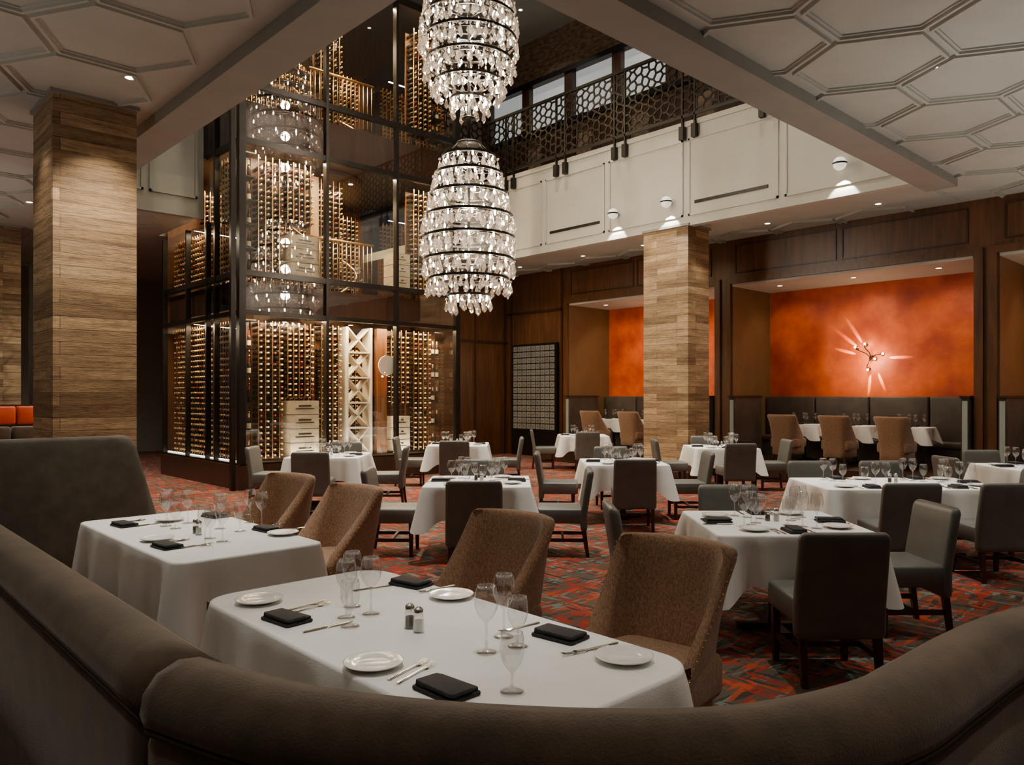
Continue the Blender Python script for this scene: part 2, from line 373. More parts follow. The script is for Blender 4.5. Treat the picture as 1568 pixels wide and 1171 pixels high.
# ------------------------------------------------------------------ wine tower
TX0, TX1, TY0, TY1 = 5.7, 10.5, 13.0, 16.85
b = B(); b.box(TX0-.06, TX1+.06, TY0-.06, TY1, 0, .42, WOODD); b.box(TX0-.02, TX1+.02, TY0-.02, TY1, .42, .46, BRONZE)
for z0, z1 in ((3.06, 3.14), (3.74, 3.84), (6.05, 6.15), (7.05, 7.15)):
    b.box(TX0-.03, TX1+.03, TY0-.03, TY0+.06, z0, z1, BRONZE)
    b.box(TX0-.03, TX0+.06, TY0-.03, TY1 if z1 < 5 else AY1, z0, z1, BRONZE); b.box(TX1-.06, TX1+.03, TY0-.03, TY1, z0, z1, BRONZE)
for z0, z1 in ((9.6, 9.75), ): b.box(TX0, TX1, TY0, AY1, z0, z1, BRONZE)
for x in (TX0, 7.35, 8.93, TX1):
    w = .06 if x in (TX0, TX1) else .03
    b.box(x-w, x+w, TY0-.04, TY0+.08, .46, 9.6, BRONZE)
for y in (14.1, 14.5, 15.5, TY1-.04): b.box(TX0-.04, TX0+.05, y-.03, y+.03, .46, 4.9 if y > 14.2 else 9.6, BRONZE)
b.box(TX0-.20, TX0-.12, TY0-.03, TY0+.05, .0, 9.6, BRONZE)
b.box(TX1-.04, TX1+.05, 14.6, 14.66, .46, 9.5, BRONZE)
for z0, z1 in ((3.2, 3.7), (6.2, 7.0)): b.box(TX0+.1, TX1-.1, TY0+.5, TY1, z0, z1, WOODD)
b.box(TX0+.06, TX1, TY1-.06, TY1, .46, 9.6, WOOD)
for z in (3.19, 6.19):
    b.lathe([(0, z-.05), (1.0, z-.05), (1.03, z)], 32, WOODD, False, Matrix.Translation((8.1, 14.9, 0)))
    for a in range(6): b.lathe([(0, z-.055), (.05, z-.055)], 10, DLIT, False, Matrix.Translation((8.1+.8*math.cos(a*1.047+.3), 14.9+.8*math.sin(a*1.047+.3), 0)))
tower = b.obj('wine_tower')
def quad(b, a, c, d, e, m): b.add([a, c, d, e], [(0, 1, 2, 3)], m)
b = B()
for x0, x1 in ((TX0+.06, 7.32), (7.38, 8.9), (8.96, TX1-.06)):
    quad(b, (x0, TY0+.01, .46), (x1, TY0+.01, .46), (x1, TY0+.01, 9.6), (x0, TY0+.01, 9.6), GLASSP)
quad(b, (TX0+.01, AY1, .46), (TX0+.01, TY0+.08, .46), (TX0+.01, TY0+.08, 9.6), (TX0+.01, AY1, 9.6), GLASSP)
quad(b, (TX0+.01, TY1-.05, .46), (TX0+.01, AY1, .46), (TX0+.01, AY1, 4.9), (TX0+.01, TY1-.05, 4.9), GLASSP)
quad(b, (TX1-.01, TY0+.08, .46), (TX1-.01, TY1-.05, .46), (TX1-.01, TY1-.05, 9.6), (TX1-.01, TY0+.08, 9.6), GLASSP)
gl = b.obj('glazing'); gl.parent = tower
bprof = [(0, 0), (.037, 0), (.037, .19), (.0145, .235)]; nprof = [(.0155, .235), (.0165, .31), (0, .31)]
rb, rk = B(), B()
def bottle(T, foil, lab=None):
    rb.lathe(bprof, 8, BOTT, True, T); rb.lathe(nprof, 8, foil, True, T)
    if lab: rb.lathe([(.0378, .04), (.0378, .13)], 8, lab, True, T)
RXm = Matrix.Rotation(math.radians(90), 4, 'X')
RYm = Matrix.Rotation(math.radians(-90), 4, 'Y')
def rack(a0, a1, z0, z1, fixed, axis):
    n = int((a1-a0)/.112); m = int((z1-z0)/.104)
    for i in range(n):
        a = a0+(i+.5)*(a1-a0)/n
        if axis == 'y': rk.box(a-.058, a-.044, fixed-.30, fixed-.285, z0, z1, BRASS)
        else: rk.box(fixed-.30, fixed-.285, a-.058, a-.044, z0, z1, BRASS)
        for j in range(m):
            if random.random() < .06: continue
            z = z0+.05+j*.104; f = random.choice((FOILG, FOILG, FOILG, FOILW, FOILR))
            T = Matrix.Translation((a, fixed, z)) @ RXm if axis == 'y' else Matrix.Translation((fixed, a, z)) @ RYm
            bottle(T, f)
    if axis == 'y': rk.box(a0, a1, fixed, fixed+.02, z0, z1, WOOD)
    else: rk.box(fixed, fixed+.02, a0, a1, z0, z1, WOOD)
def shelves(x0, x1, z0, z1, y):
    n = int((z1-z0)/.42)
    for i in range(n+1):
        z = z0+i*(z1-z0)/n; rk.box(x0, x1, y-.3, y, z-.012, z+.012, BRONZE)
        if i < n:
            for k in range(2): bottle(Matrix.Translation((x0+.06+k*.11, y-.15, z+.014)), random.choice((FOILR, FOILG, FOILW)), random.choice((FOILW, FOILW, None)))
    rk.box(x0, x1, y, y+.02, z0, z1, WOOD)
crates = B()
def crate(x0, x1, y0, y1, z0, z1):
    n = max(1, int((z1-z0)/.24))
    for i in range(n):
        a = z0+(z1-z0)*i/n; c = z0+(z1-z0)*(i+1)/n; crates.box(x0, x1, y0, y1, a+.006, c-.006, CRATE)
        crates.box(x0+.1, x1-.1, y0-.004, y0, a+.1, a+.115, BRONZE); crates.box(x0+.16, x1-.16, y0-.004, y0, a+.15, a+.175, BRONZE)
L = [(.5, 3.0), (3.86, 6.0), (7.18, 9.4)]
for k, (z0, z1) in enumerate(L):
    shelves(5.86, 6.1, z0, z1, 13.6); shelves(10.12, 10.36, z0, z1, 13.6)
    rack(6.14, 6.68, z0, z1, 13.62, 'y')
    if k < 2: rack(6.72, 7.3, z0+(1.1 if k == 0 else 1.0), z1, 13.62, 'y')
    if k < 2: crate(6.72, 7.3, 13.2, 13.6, z0, z0+(1.05 if k == 0 else .78))
    rack(9.58, 10.08, z0, z1, 13.62, 'y')
    if k == 0: rack(7.42, 7.9, z0, z1, 13.62, 'y')
    if k == 0: rack(9.02, 9.5, z0+.95, z1, 13.62, 'y')
    if k < 2: crate(9.02, 9.4, 13.2, 13.6, z0, z0+.72)
    rack(13.75, 16.6, z0, min(z1, 4.8) if k == 1 else z1, 6.12, 'x') if k < 2 else rack(13.75, 14.4, z0, z1, 6.12, 'x')
    rack(6.4, 10.2, z0, z1, 16.75, 'y')
    if k > 0: rack(7.75, 8.3, z0, z1, 14.25, 'y')
rack(13.75, 14.4, 4.85, 6.0, 6.12, 'x')
ro = rk.obj('wine_rack'); bo = rb.obj('wine_bottles'); bo.parent = ro; crates.obj('wine_crates')
b = B(); b.box(7.95, 8.0, 13.3, 13.6, .46, 3.0, LATT); b.box(8.5, 8.55, 13.3, 13.6, .46, 3.0, LATT)
for i in range(5):
    z = .5+i*.5; b.box(8.0, 8.5, 13.3, 13.6, z-.015, z+.015, LATT)
    for s in (1, -1):
        T = Matrix.Translation((8.25, 13.45, z+.25)) @ Matrix.Rotation(s*math.radians(45), 4, 'Y'); b.box(-.33, .33, -.12, .12, -.012, .012, LATT, T)
b.obj('lattice_wine_shelf')
b = B(); b.lathe([(0, 0), (.2, 0), (.2, .03), (0, .03)], 32, FASC, False, Matrix.Translation((8.78, 13.14, 2.25)) @ RXm); b.obj('round_wall_plaque')
b = B(); b.box(8.66, 8.90, 13.3, 13.4, .46, 3.0, WOOD); b.box(7.5, 7.68, 13.9, 14.1, 3.86, 6, GOLDW); b.obj('golden_oak_post')
b = B(); cx, cy = 8.35, 15.2
b.lathe([(.06, .46), (.06, 9.5)], 12, BRONZE, True, Matrix.Translation((cx, cy, 0)))
rail = []
for i in range(46):
    a = i*.38; z = .5+i*.19
    T = Matrix.Translation((cx, cy, z)) @ Matrix.Rotation(a, 4, 'Z'); 
    if not (3.0 < z < 3.3 or 6.0 < z < 6.6): b.box(.05, .85, -.13, .13, 0, .035, WOODD, T)
    x, y = cx+.86*math.cos(a), cy+.86*math.sin(a); b.tube([(x, y, z), (x, y, z+.9)], .012, 6, BRONZE); rail.append((x, y, z+.9))
b.tube(rail, .022, 6, BRASS)
b.obj('spiral_staircase')
b = B()
for zb in (3.84, 7.15):
    for i in range(15):
        x = 7.42+i*.1; b.tube([(x, 13.75, zb), (x, 13.75, zb+.9)], .01, 5, BRASS)
    b.tube([(7.4, 13.75, zb+.92), (8.86, 13.75, zb+.92)], .025, 6, BRASS)
b.obj('metal_stair_railing')
# ------------------------------------------------------------------ chandelier
CHX, CHY = 8.14, 9.77
fz = lambda z: 1.65+1.044*(z-1.65)
def chandelier():
    b = B(); c = B()
    b.tube([(0, 0, 3.4), (0, 0, 12.0)], .02, 8, BRONZE)
    b.lathe([(0, 11.85), (.18, 11.9), (.2, 12)], 20, BRONZE)
    low = [(5.38, .42), (5.10, .53), (4.78, .62), (4.44, .69), (4.10, .72), (3.76, .70), (3.46, .62), (3.20, .34)]
    up = [(8.55, .5), (8.22, .62), (7.88, .68), (7.54, .74), (7.20, .75), (6.86, .69), (6.54, .54), (6.28, .30)]
    rnd = random.Random(5)
    def drop(x, y, z, l, w):
        a = rnd.uniform(0, 3); vs = [(x, y, z)]
        vs += [(x+w*.55*math.cos(a+k*math.pi/3), y+w*.55*math.sin(a+k*math.pi/3), z-l*.3) for k in range(6)]
        vs += [(x+w*math.cos(a+k*math.pi/3), y+w*math.sin(a+k*math.pi/3), z-l*.72) for k in range(6)] + [(x, y, z-l)]
        fs = [(0, 1+k, 1+(k+1) % 6) for k in range(6)]+[(1+k, 7+k, 7+(k+1) % 6, 1+(k+1) % 6) for k in range(6)]+[(13, 7+(k+1) % 6, 7+k) for k in range(6)]
        c.add(vs, fs, CRYS)
    for z, r in low+up:
        z = fz(z); r *= 1.044
        for rr_, zz, h in ((r, z, .04), (r*.7, z+.03, .02)):
            b.lathe([(rr_+.012, zz), (rr_+.012, zz+h), (rr_-.012, zz+h), (rr_-.012, zz), (rr_+.012, zz)], 40, BRONZE, False)
        for k in range(4):
            a = k*math.pi/2+z; b.tube([(0, 0, z+.05), (r*math.cos(a), r*math.sin(a), z+.01)], .006, 5, BRONZE)
        n = int(2*math.pi*r/.125)
        for k in range(n):
            a = 2*math.pi*k/n + rnd.uniform(-.03, .03); q = r+rnd.uniform(-.03, .045)
            c.sphere((q*math.cos(a), q*math.sin(a), z-.03), .024, CRYS, 6, 4, False)
            drop(q*math.cos(a), q*math.sin(a), z-.05, rnd.choice((.15, .19, .24)), rnd.choice((.042, .052)))
        n = int(n*.5)
        for k in range(n):
            a = 2*math.pi*(k+.5)/n; drop(r*.74*math.cos(a), r*.74*math.sin(a), z+.0, .17, .038)
        for k in range(10):
            a = 2*math.pi*k/10+z*2; q = r*.88; b.lathe([(0, -.06), (.013, -.05), (.017, -.01), (0, .03)], 8, BULB, True, Matrix.Translation((q*math.cos(a), q*math.sin(a), z)))
    for z, r in ((5.6, .2), (8.7, .2), (6.0, .1)):
        z = fz(z); b.lathe([(0, z+.08), (r, z+.03), (r+.02, z), (0, z)], 24, BRONZE)
    b.tube([(0, 0, fz(5.5)), (0, 0, fz(6.3))], .035, 10, BRONZE)
    for k in range(8):
        a = k*math.pi/4; b.tube([(.18*math.cos(a), .18*math.sin(a), fz(5.62)), (.42*math.cos(a), .42*math.sin(a), fz(5.40))], .008, 5, BRONZE)
    b.add(c.v, c.f, CRYS)
    return b.obj('crystal_chandelier', (CHX, CHY, 0))
chandelier()
# ------------------------------------------------------------------ furniture meshes
def gray_chair():
    b = B(); cushion(b, .25, .25, .34, .49, .04, .02, GRAYL, None, 0, .02)
    loops = []
    for z, i in ((.27, .02), (.285, .004), (.32, 0), (.45, 0), (.6, 0), (.75, 0), (.84, .0), (.865, .008), (.88, .025)):
        y0 = -.235-max(0, z-.45)*.16; w = .262-i-.012*max(0, z-.45); t = .036-i*.7
        loops.append([(x, y+y0+.35*x*x, z) for x, y in rr(w, t, min(.028, t*.9), 4)])
    b.loft(loops, GRAYL, True)
    for sx in (-1, 1):
        for sy, sp in ((1, 0), (-1, -.05)):
            x, y = sx*.215, sy*.205
            b.loft([[(x+px, y+py, .36) for px, py in rr(.024, .024, .003, 1)], [(x+px*.7, y+sp+py*.7, 0) for px, py in rr(.024, .024, .003, 1)]], MAHOG, False)
        b.box(sx*.215-.01, sx*.215+.01, -.22, .2, .15, .185, MAHOG)
    b.box(-.21, .21, -.012, .012, .155, .185, MAHOG); b.box(-.22, .22, .19, .215, .3, .35, MAHOG)
    return b.mesh('gray_dining_chair')
def brown_chair():
    b = B(); cushion(b, .27, .26, .30, .49, .06, .035, TAN, None, 0, .02)
    loops = []; N = 16
    zs = [.16, .18, .3, .42, .55, .68, .8, .9, .935, .955, .965]
    for z in zs:
        ins = {.16: .02, .965: .035, .955: .012, .935: .003}.get(z, 0)
        w = .27+.07*max(0, (z-.35))-ins; yc = -.24-max(0, z-.42)*.22; t = .045-ins*.8
        wing = .12+.30*max(0, min(1, (.93-z)/.45))**1.2    # side wings sweep forward toward the seat
        f = [(-1+2*k/N) for k in range(N+1)]
        sh = lambda q: wing*abs(q)**(2.6+6*max(0, min(1, (.93-z)/.45)))
        front = [((w-.03*abs(q)**6)*q, yc+t*(1-.2*q**8)+sh(q), z) for q in f]
        back = [(w*q, yc-t*(1-.2*q**8)+sh(q)*.97, z) for q in reversed(f)]
        loops.append(front+back)
    b.loft(loops, TAN, True)
    for z in [.2+.024*k for k in range(31)]:
        w = .27+.07*max(0, z-.35); wing = .12+.30*max(0, min(1, (.93-z)/.45))**1.2
        for s in (-1, 1): b.sphere((s*(w+.001), -.24-max(0, z-.42)*.22+wing*.97-.01, z), .0045, BRASS, 6, 4)
    for sx in (-1, 1):
        for sy in (1, -1):
            x, y = sx*.2, sy*.21; b.loft([[(x+px, y+py, .31 if sy > 0 else .2) for px, py in rr(.022, .022, .003, 1)], [(x+px*.7, y+sy*.02+py*.7, 0) for px, py in rr(.022, .022, .003, 1)]], MAHOG, False)
    return b.mesh('brown_upholstered_chair')
def table_mesh(w, d, over, rad=.05, seed=1, nm='dining_table'):
    rnd = random.Random(seed); b = B(); H = .75; per = []
    cs = [(w-rad, d-rad, 0), (-(w-rad), d-rad, 90), (-(w-rad), -(d-rad), 180), (w-rad, -(d-rad), 270)]
    for q, (cx, cy, a0) in enumerate(cs):
        for k in range(9):
            a = math.radians(a0+90*k/8); per.append((cx+rad*math.cos(a), cy+rad*math.sin(a), math.cos(a), math.sin(a)))
        nx_, ny_, na = cs[(q+1) % 4]; a = math.radians(a0+90)
        p0 = (cx+rad*math.cos(a), cy+rad*math.sin(a)); p1 = (nx_+rad*math.cos(a), ny_+rad*math.sin(a))
        n = max(10, int(math.hypot(p1[0]-p0[0], p1[1]-p0[1])/.03))
        for k in range(1, n): per.append((p0[0]+(p1[0]-p0[0])*k/n, p0[1]+(p1[1]-p0[1])*k/n, math.cos(a), math.sin(a)))
    ph = [rnd.uniform(0, 6) for _ in range(3)]
    loops = [[(x-nx*.012, y-ny*.012, H) for x, y, nx, ny in per], [(x-nx*.003, y-ny*.003, H-.003) for x, y, nx, ny in per], [(x, y, H-.012) for x, y, nx, ny in per]]
    K = 9
    for k in range(1, K+1):
        t = k/K; lp = []
        for i, (x, y, nx, ny) in enumerate(per):
            dc = math.hypot(w-abs(x), d-abs(y)); c = math.exp(-(dc/.13)**2); fold = math.exp(-((dc-.2)/.055)**2)
            drop = over*(1+.42*c)*t; s = i*.21
            out = .004+.02*t+.10*c*t - .05*fold*t + .018*t*math.sin(s*1.3+ph[0])+.012*t*math.sin(s*2.9+ph[1])
            lp.append((x+nx*out, y+ny*out, H-.012-drop))
        loops.append(lp)
    b.loft(loops, CLOTH, True, None, False)
    b.add(loops[0], [tuple(range(len(per)))], CLOTH)
    b.box(-w+.03, w-.03, -d+.03, d-.03, .70, .738, MAHOG)
    feet = ([-d*.55, d*.55] if d > .8 else [0]) if w < d or d > .8 else ([-w*.5, w*.5] if w > .8 else [0])
    for yy in feet:
        ox, oy = (0, yy) if d >= w else (yy, 0)
        b.lathe([(.05, .04), (.04, .1), (.035, .6), (.09, .7)], 16, BLACK, True, Matrix.Translation((ox, oy, 0)))
        b.box(ox-.26, ox+.26, oy-.035, oy+.035, 0, .04, BLACK); b.box(ox-.035, ox+.035, oy-.26, oy+.26, 0, .04, BLACK)
    return b.mesh(nm)
def wine_glass(h, rb_, rt, stem):
    b = B(); pr = [(0, .002), (.036, .0), (.036, .003), (.02, .006), (.0045, .012), (.004, stem*.5), (.005, stem)]
    n = 9
    for k in range(1, n+1):
        t = k/n; r = rb_*math.sin(min(1, t*1.7)*math.pi/2) if t < .59 else rb_+(rt-rb_)*((t-.59)/.41)**1.3
        pr.append((r, stem+(h-stem)*(1-math.cos(min(1, t*1.2)*math.pi/2))*.35+(h-stem)*.65*t if t < .833 else stem+(h-stem)*(.35+.65*t)))
    pr.append((rt-.0012, h)); pr.append((rt-.002, h-.01))
    b.lathe(pr, 24, GLASSW); return b
GW = wine_glass(.235, .043, .032, .10).mesh('wine_glass'); GG = wine_glass(.18, .038, .033, .055).mesh('water_goblet')
b = B(); b.lathe([(0, .004), (.05, .004), (.055, .002), (.06, .004), (.098, .016), (.1, .019), (.096, .0195), (.062, .009), (.055, .007), (0, .007)], 40, CHINA); PLATE = b.mesh('bread_plate')
b = B(); 
for k, (w, d, ox, oy, ang) in enumerate(((.095, .062, 0, 0, 0), (.088, .055, -.003, .004, .05), (.09, .045, .004, -.012, -.03))):
    cushion(b, w, d, k*.009, k*.009+.011, .012, .004, NAPK, Matrix.Translation((ox, oy, 0)) @ Matrix.Rotation(ang, 4, 'Z'))
NAP = b.mesh('folded_napkin')
b = B(); b.loft([[(x, y, z) for x, z in ((-w, .001), (w, .001), (w*.8, h), (-w*.8, h))] for y, w, h in ((-.1, .007, .005), (-.05, .005, .005), (.02, .003, .006), (.04, .004, .006), (.05, .011, .005), (.06, .012, .004))], STEEL, False)
for k in range(4):
    x = -.0096+k*.0064; b.loft([[(x+u, y, z+v) for u, v in ((-.0016, 0), (.0016, 0), (.0012, .003), (-.0012, .003))] for y, z in ((.06, .001), (.08, .002), (.1, .006))], STEEL, False)
FORK = b.mesh('dinner_fork')
b = B(); b.loft([[(x, y, z) for x, z in ((-w, .001), (w2, .001), (w2*.6, h), (-w*.9, h))] for y, w, w2, h in ((-.11, .006, .006, .006), (-.02, .007, .007, .007), (-.01, .004, .004, .006), (0, .007, .008, .003), (.08, .007, .01, .003), (.11, .007, -.002, .002))], STEEL, False)
KNIFE = b.mesh('dinner_knife')
def shaker(fill, nm):
    b = B(); b.lathe([(0, .0), (.021, 0), (.023, .01), (.019, .06), (.016, .068)], 8, GLASSW, False); b.lathe([(0, .003), (.018, .004), (.017, .045), (0, .045)], 8, fill, False)
    b.lathe([(.018, .066), (.019, .072), (.018, .085), (.01, .094), (0, .096)], 16, STEEL); return b.mesh(nm)
SALTM, PEPM = shaker(SALT, 'salt_shaker'), shaker(PEPP, 'pepper_shaker')
GC, BC = gray_chair(), brown_chair()
TZ = .7515
def setting(x, y, rz, glasses=2, plate=True):
    def at(dx, dy): return (x+dx*math.cos(rz)-dy*math.sin(rz), y+dx*math.sin(rz)+dy*math.cos(rz), TZ)
    inst('folded_napkin', NAP, at(0, 0), rz+math.pi/2+random.uniform(-.1, .1))
    inst('dinner_fork', FORK, at(-.125, .01), rz); inst('dinner_fork', FORK, at(-.095, .0), rz+.05); inst('dinner_knife', KNIFE, at(.115, -.02), rz)
    if plate: inst('bread_plate', PLATE, at(-.245, .05), 0)
    if glasses > 0: inst('wine_glass', GW, at(.13, .2), 0)
    if glasses > 1: inst('water_goblet', GG, at(.05, .26), 0)
    if glasses > 2: inst('wine_glass', GW, at(.20, .13), 0)
TM = [table_mesh(.54, .54, .31, .04, s) for s in range(3)]
TL = table_mesh(.90, .54, .31, .04, 9); TS = table_mesh(.31, .35, .22, .04, 11)
def chair(X, Y, f, me=GC, nm='gray_dining_chair'):
    x, y = W(X, Y); inst(nm, me, (x, y, 0), YAW+math.radians(f))
def table(X, Y, sides='NSEW', k=0, yaw=0, long=False):
    me = TL if long else TM[k % 3]; x, y = W(X, Y); inst('dining_table', me, (x, y, 0), YAW+math.radians(yaw))
    hw = .90 if long else .54; off = .54+.34
    def off_(dx, dy):
        a = math.radians(yaw); return X+dx*math.cos(a)-dy*math.sin(a), Y+dx*math.sin(a)+dy*math.cos(a)
    ox = (-.42, .42) if long else (0,)
    for s in sides:
        for o in (ox if s in 'NS' else (0,)):
            dx, dy, f = {'S': (o, -off, 0), 'N': (o, off, 180), 'W': (-(hw+.34), 0, -90), 'E': (hw+.34, 0, 90)}[s]
            cx, cy = off_(dx, dy); chair(cx, cy, f+yaw+random.uniform(-4, 4))
            nx, ny = {'S': (o, -.40), 'N': (o, .40), 'W': (-(hw-.14), 0), 'E': (hw-.14, 0)}[s]
            nx, ny = off_(nx, ny); wx, wy = W(nx, ny); setting(wx, wy, YAW+math.radians(f+yaw), 3)
    a, c = W(*off_(.03, .03)); inst('salt_shaker', SALTM, (a, c, TZ)); a, c = W(*off_(-.03, .04)); inst('pepper_shaker', PEPM, (a, c, TZ))
TABLES = [(-.35, 8.1, 'NSEW', 0, 0), (1.86, 5.48, 'NSEW', 1, 0), (1.5, 10.45, 'NSEW', 2, 0), (-.98, 14.2, 'SEW', 0, 0), (-2.75, 11.6, 'NSEW', 1, 0), (3.65, 13.5, 'NSEW', 2, 0), (1.6, 17.4, 'SW', 0, 0)]
for X, Y, s, k, yw in TABLES: table(X, Y, s, k, yw)
table(3.92, 7.9, 'SNE', 0, 0, True); table(6.6, 9.7, 'WSN', 1)
def niche_table(x, y):
    inst('dining_table', TS, (x, y, .3), 0)
    inst('brown_upholstered_chair', BC, (x-.70, y, .3), math.radians(-90))
    for dx, dy in ((-.15, .15), (-.2, -.15), (.2, .1), (.1, -.2)): inst('wine_glass', GW, (x+dx, y+dy, .3+TZ))
    for dx in (-.2, .2): inst('folded_napkin', NAP, (x+dx, y, .3+TZ), 0)
for yy in (5.5, 6.55, 7.6, 10.3, 11.5, 12.7, 2.9, 1.7, .5): niche_table(15.42, yy)
T1 = table_mesh(.46, 1.0, .30, .16, 21); T2 = table_mesh(.45, .95, .40, .08, 22)
inst('dining_table', T1, (1.77, 2.45, 0)); inst('dining_table', T2, (1.93, 5.17, 0))
for x, y in ((2.80, 3.25), (2.81, 2.12), (2.90, 6.15), (2.86, 5.06)): inst('brown_upholstered_chair', BC, (x, y, 0), math.radians(97)+random.uniform(-.04, .04))
def P(nm, me, X, Y, rz=0): x, y = W(X, Y); inst(nm, me, (x, y, TZ), YAW+math.radians(rz))
for X, Y, g in ((-.63, 3.0, 0), (-.09, 2.70, 1), (0, 2.34, 0), (-.58, 3.17, 1), (-.68, 3.28, 1), (-.03, 2.87, 1), (-.67, 3.12, 1), (.02, 2.76, 0)): P('wine_glass' if g else 'water_goblet', GW if g else GG, X, Y)
P('pepper_shaker', PEPM, -.395, 2.98); P('salt_shaker', SALTM, -.355, 2.93)
for X, Y in ((-1.1, 3.35), (-.27, 3.43), (-.46, 2.56), (.38, 2.62)): P('bread_plate', PLATE, X, Y)
for X, Y, r in ((-.90, 3.08, -40), (-.48, 3.66, -35), (.18, 2.87, -40), (-.20, 2.34, -45)): P('folded_napkin', NAP, X, Y, r)
for X, Y, r in ((-.85, 3.25, -40), (-.88, 3.28, -42), (-.71, 2.99, -48), (-.34, 2.52, -30), (-.31, 2.49, -28), (.26, 2.71, 120), (.30, 2.74, 125), (-.64, 3.60, -55), (-.35, 3.57, 130), (.03, 2.98, 130)):
    k = 'dinner_knife' if r in (-48, -55) else 'dinner_fork'; P(k, KNIFE if k == 'dinner_knife' else FORK, X, Y, r)
for X, Y, r in ((-2.67, 5.31, -40), (-2.04, 4.56, -40), (-1.63, 5.13, -40), (-2.2, 5.7, -40)):
    P('folded_napkin', NAP, X, Y, r); P('dinner_knife', KNIFE, X+.16, Y+.05, r+5); P('dinner_fork', FORK, X-.06, Y+.15, r); P('dinner_fork', FORK, X-.03, Y+.16, r)
for X, Y in ((-2.2, 4.78), (-1.48, 4.98), (-2.45, 5.52)): P('bread_plate', PLATE, X, Y)
for X, Y in ((-2.38, 5.3), (-2.28, 5.42), (-1.84, 4.62), (-1.97, 5.2), (-1.72, 5.3), (-1.85, 5.45), (-2.42, 5.42), (-1.78, 4.74)): P('wine_glass' , GW, X, Y)
for X, Y in ((-2.27, 5.2), (-1.9, 4.85), (-1.8, 5.1)): P('water_goblet', GG, X, Y)
P('pepper_shaker', PEPM, -2.06, 5.02); P('salt_shaker', SALTM, -2.02, 4.97)
# ------------------------------------------------------------------ booth
def catmull(p, n=8):
    out = []
    for i in range(len(p)-1):
        a, b_, c, d = p[max(i-1, 0)], p[i], p[i+1], p[min(i+2, len(p)-1)]
        for k in range(n):
            t = k/n; out.append(tuple(.5*((2*b_[j])+(-a[j]+c[j])*t+(2*a[j]-5*b_[j]+4*c[j]-d[j])*t*t+(-a[j]+3*b_[j]-3*c[j]+d[j])*t**3) for j in range(2)))
    out.append(p[-1]); return out
def sweep(b, path, prof, mat, smooth=True):
    loops = []
    for i, p in enumerate(path):
        q0, q1 = path[max(i-1, 0)], path[min(i+1, len(path)-1)]; dx, dy = q1[0]-q0[0], q1[1]-q0[1]; l = math.hypot(dx, dy)
        nx, ny = -dy/l, dx/l; loops.append([(p[0]+nx*o, p[1]+ny*o, z) for o, z in prof])
    b.loft(loops, mat, smooth)
BP = [(-.09, 0), (-.095, .9), (-.085, .925), (-.105, .94), (-.115, .97), (-.108, 1.01), (-.075, 1.045), (-.02, 1.06), (.035, 1.05), (.075, 1.02), (.095, .97), (.1, .9), (.13, .46), (.13, .0)]
SP = [(.12, .05), (.12, .44), (.2, .475), (.5, .475), (.56, .46), (.585, .42), (.57, .36), (.54, .34), (.52, .05)]
circ = lambda o, z, r: [(o+r*math.cos(k*math.pi/4), z+r*math.sin(k*math.pi/4)) for k in range(8)]
arm = [(.664, y) for y in (6.85, 6, 5, 4, 3, 2.4, 1.95, 1.80)]
crv = catmull([W(*p) for p in ((-.735, 1.74), (-.40, 1.555), (0, 1.46), (.4, 1.455), (.72, 1.585), (.97, 1.79), (1.20, 1.99), (1.44, 2.15), (1.72, 2.28), (2.0, 2.38))])
b = B()
for path in (arm, crv):
    sweep(b, path, BP, BOOTH); sweep(b, path, circ(-.1, .928, .007), PIPE); sweep(b, path, circ(.085, 1.005, .006), PIPE)
    sweep(b, path if path is arm else crv[:56], SP, BOOTH)
b.obj('curved_banquette_booth')
b = B(); loops = []
for z, i in ((0, 0), (.4, 0), (.9, 0), (1.1, 0), (1.22, 0), (1.28, .01), (1.31, .04)):
    x1 = 2.35-.28*max(0, z-.35)-i; loops.append([(.55+(x1-.55)*t, 7.05+.10*math.sin(t*2.4)*-1+dy*(1-i*8), z) for t, dy in [(k/10, -.09) for k in range(11)]+[(k/10, .09) for k in reversed(range(11))]])
b.loft(loops, BOOTHG, True); b.obj('high_back_booth_end')
for (x, y, mt, nm, z) in ((1.6, 13.0, BOOTH, 'brown_booth', 1.2), (2.6, 16.4, REDL, 'red_tufted_booth', 1.45), (1.4, 18.5, REDL, 'red_tufted_booth', 1.45)):
    b = B()
    for i in range(6):
        for j in range(3):
            cushion(b, .16, .1, .48+j*(z-.48)/3, .48+(j+1)*(z-.48)/3, .05, .03, mt, None, x-.8+i*.33, y)
    cushion(b, 1.0, .3, .05, .47, .05, .03, mt, None, x+.02, y-.4); b.box(x-.97, x+1.0, y+.1, y+.16, 0, z+.03, WOODD); b.obj(nm)
b = B()
for i in range(4): b.box(-2+i*1.3, -.8+i*1.3, 21.5, 21.55, .3, 4.2, BLUEG)
for i in range(5): b.box(-2.08+i*1.3, -2+i*1.3, 21.45, 21.6, 0, 4.4, BRONZE)
b.box(-2.08, 3.3, 21.45, 21.6, 4.2, 4.4, BRONZE); b.box(-2.08, 3.3, 21.45, 21.6, 0, .3, BRONZE); b.obj('dark_glass_partition')
b = B(); honey(b, 1.0, 1.2, 3.9, lambda u, o, w: (3.4+u, 17.2+o, w), .2); b.box(3.32, 3.4, 17.15, 17.25, 0, 4.2, BLACK); b.box(4.4, 4.48, 17.15, 17.25, 0, 4.2, BLACK); b.box(3.32, 4.48, 17.15, 17.25, 1.1, 1.2, BLACK); b.obj('honeycomb_divider_screen')
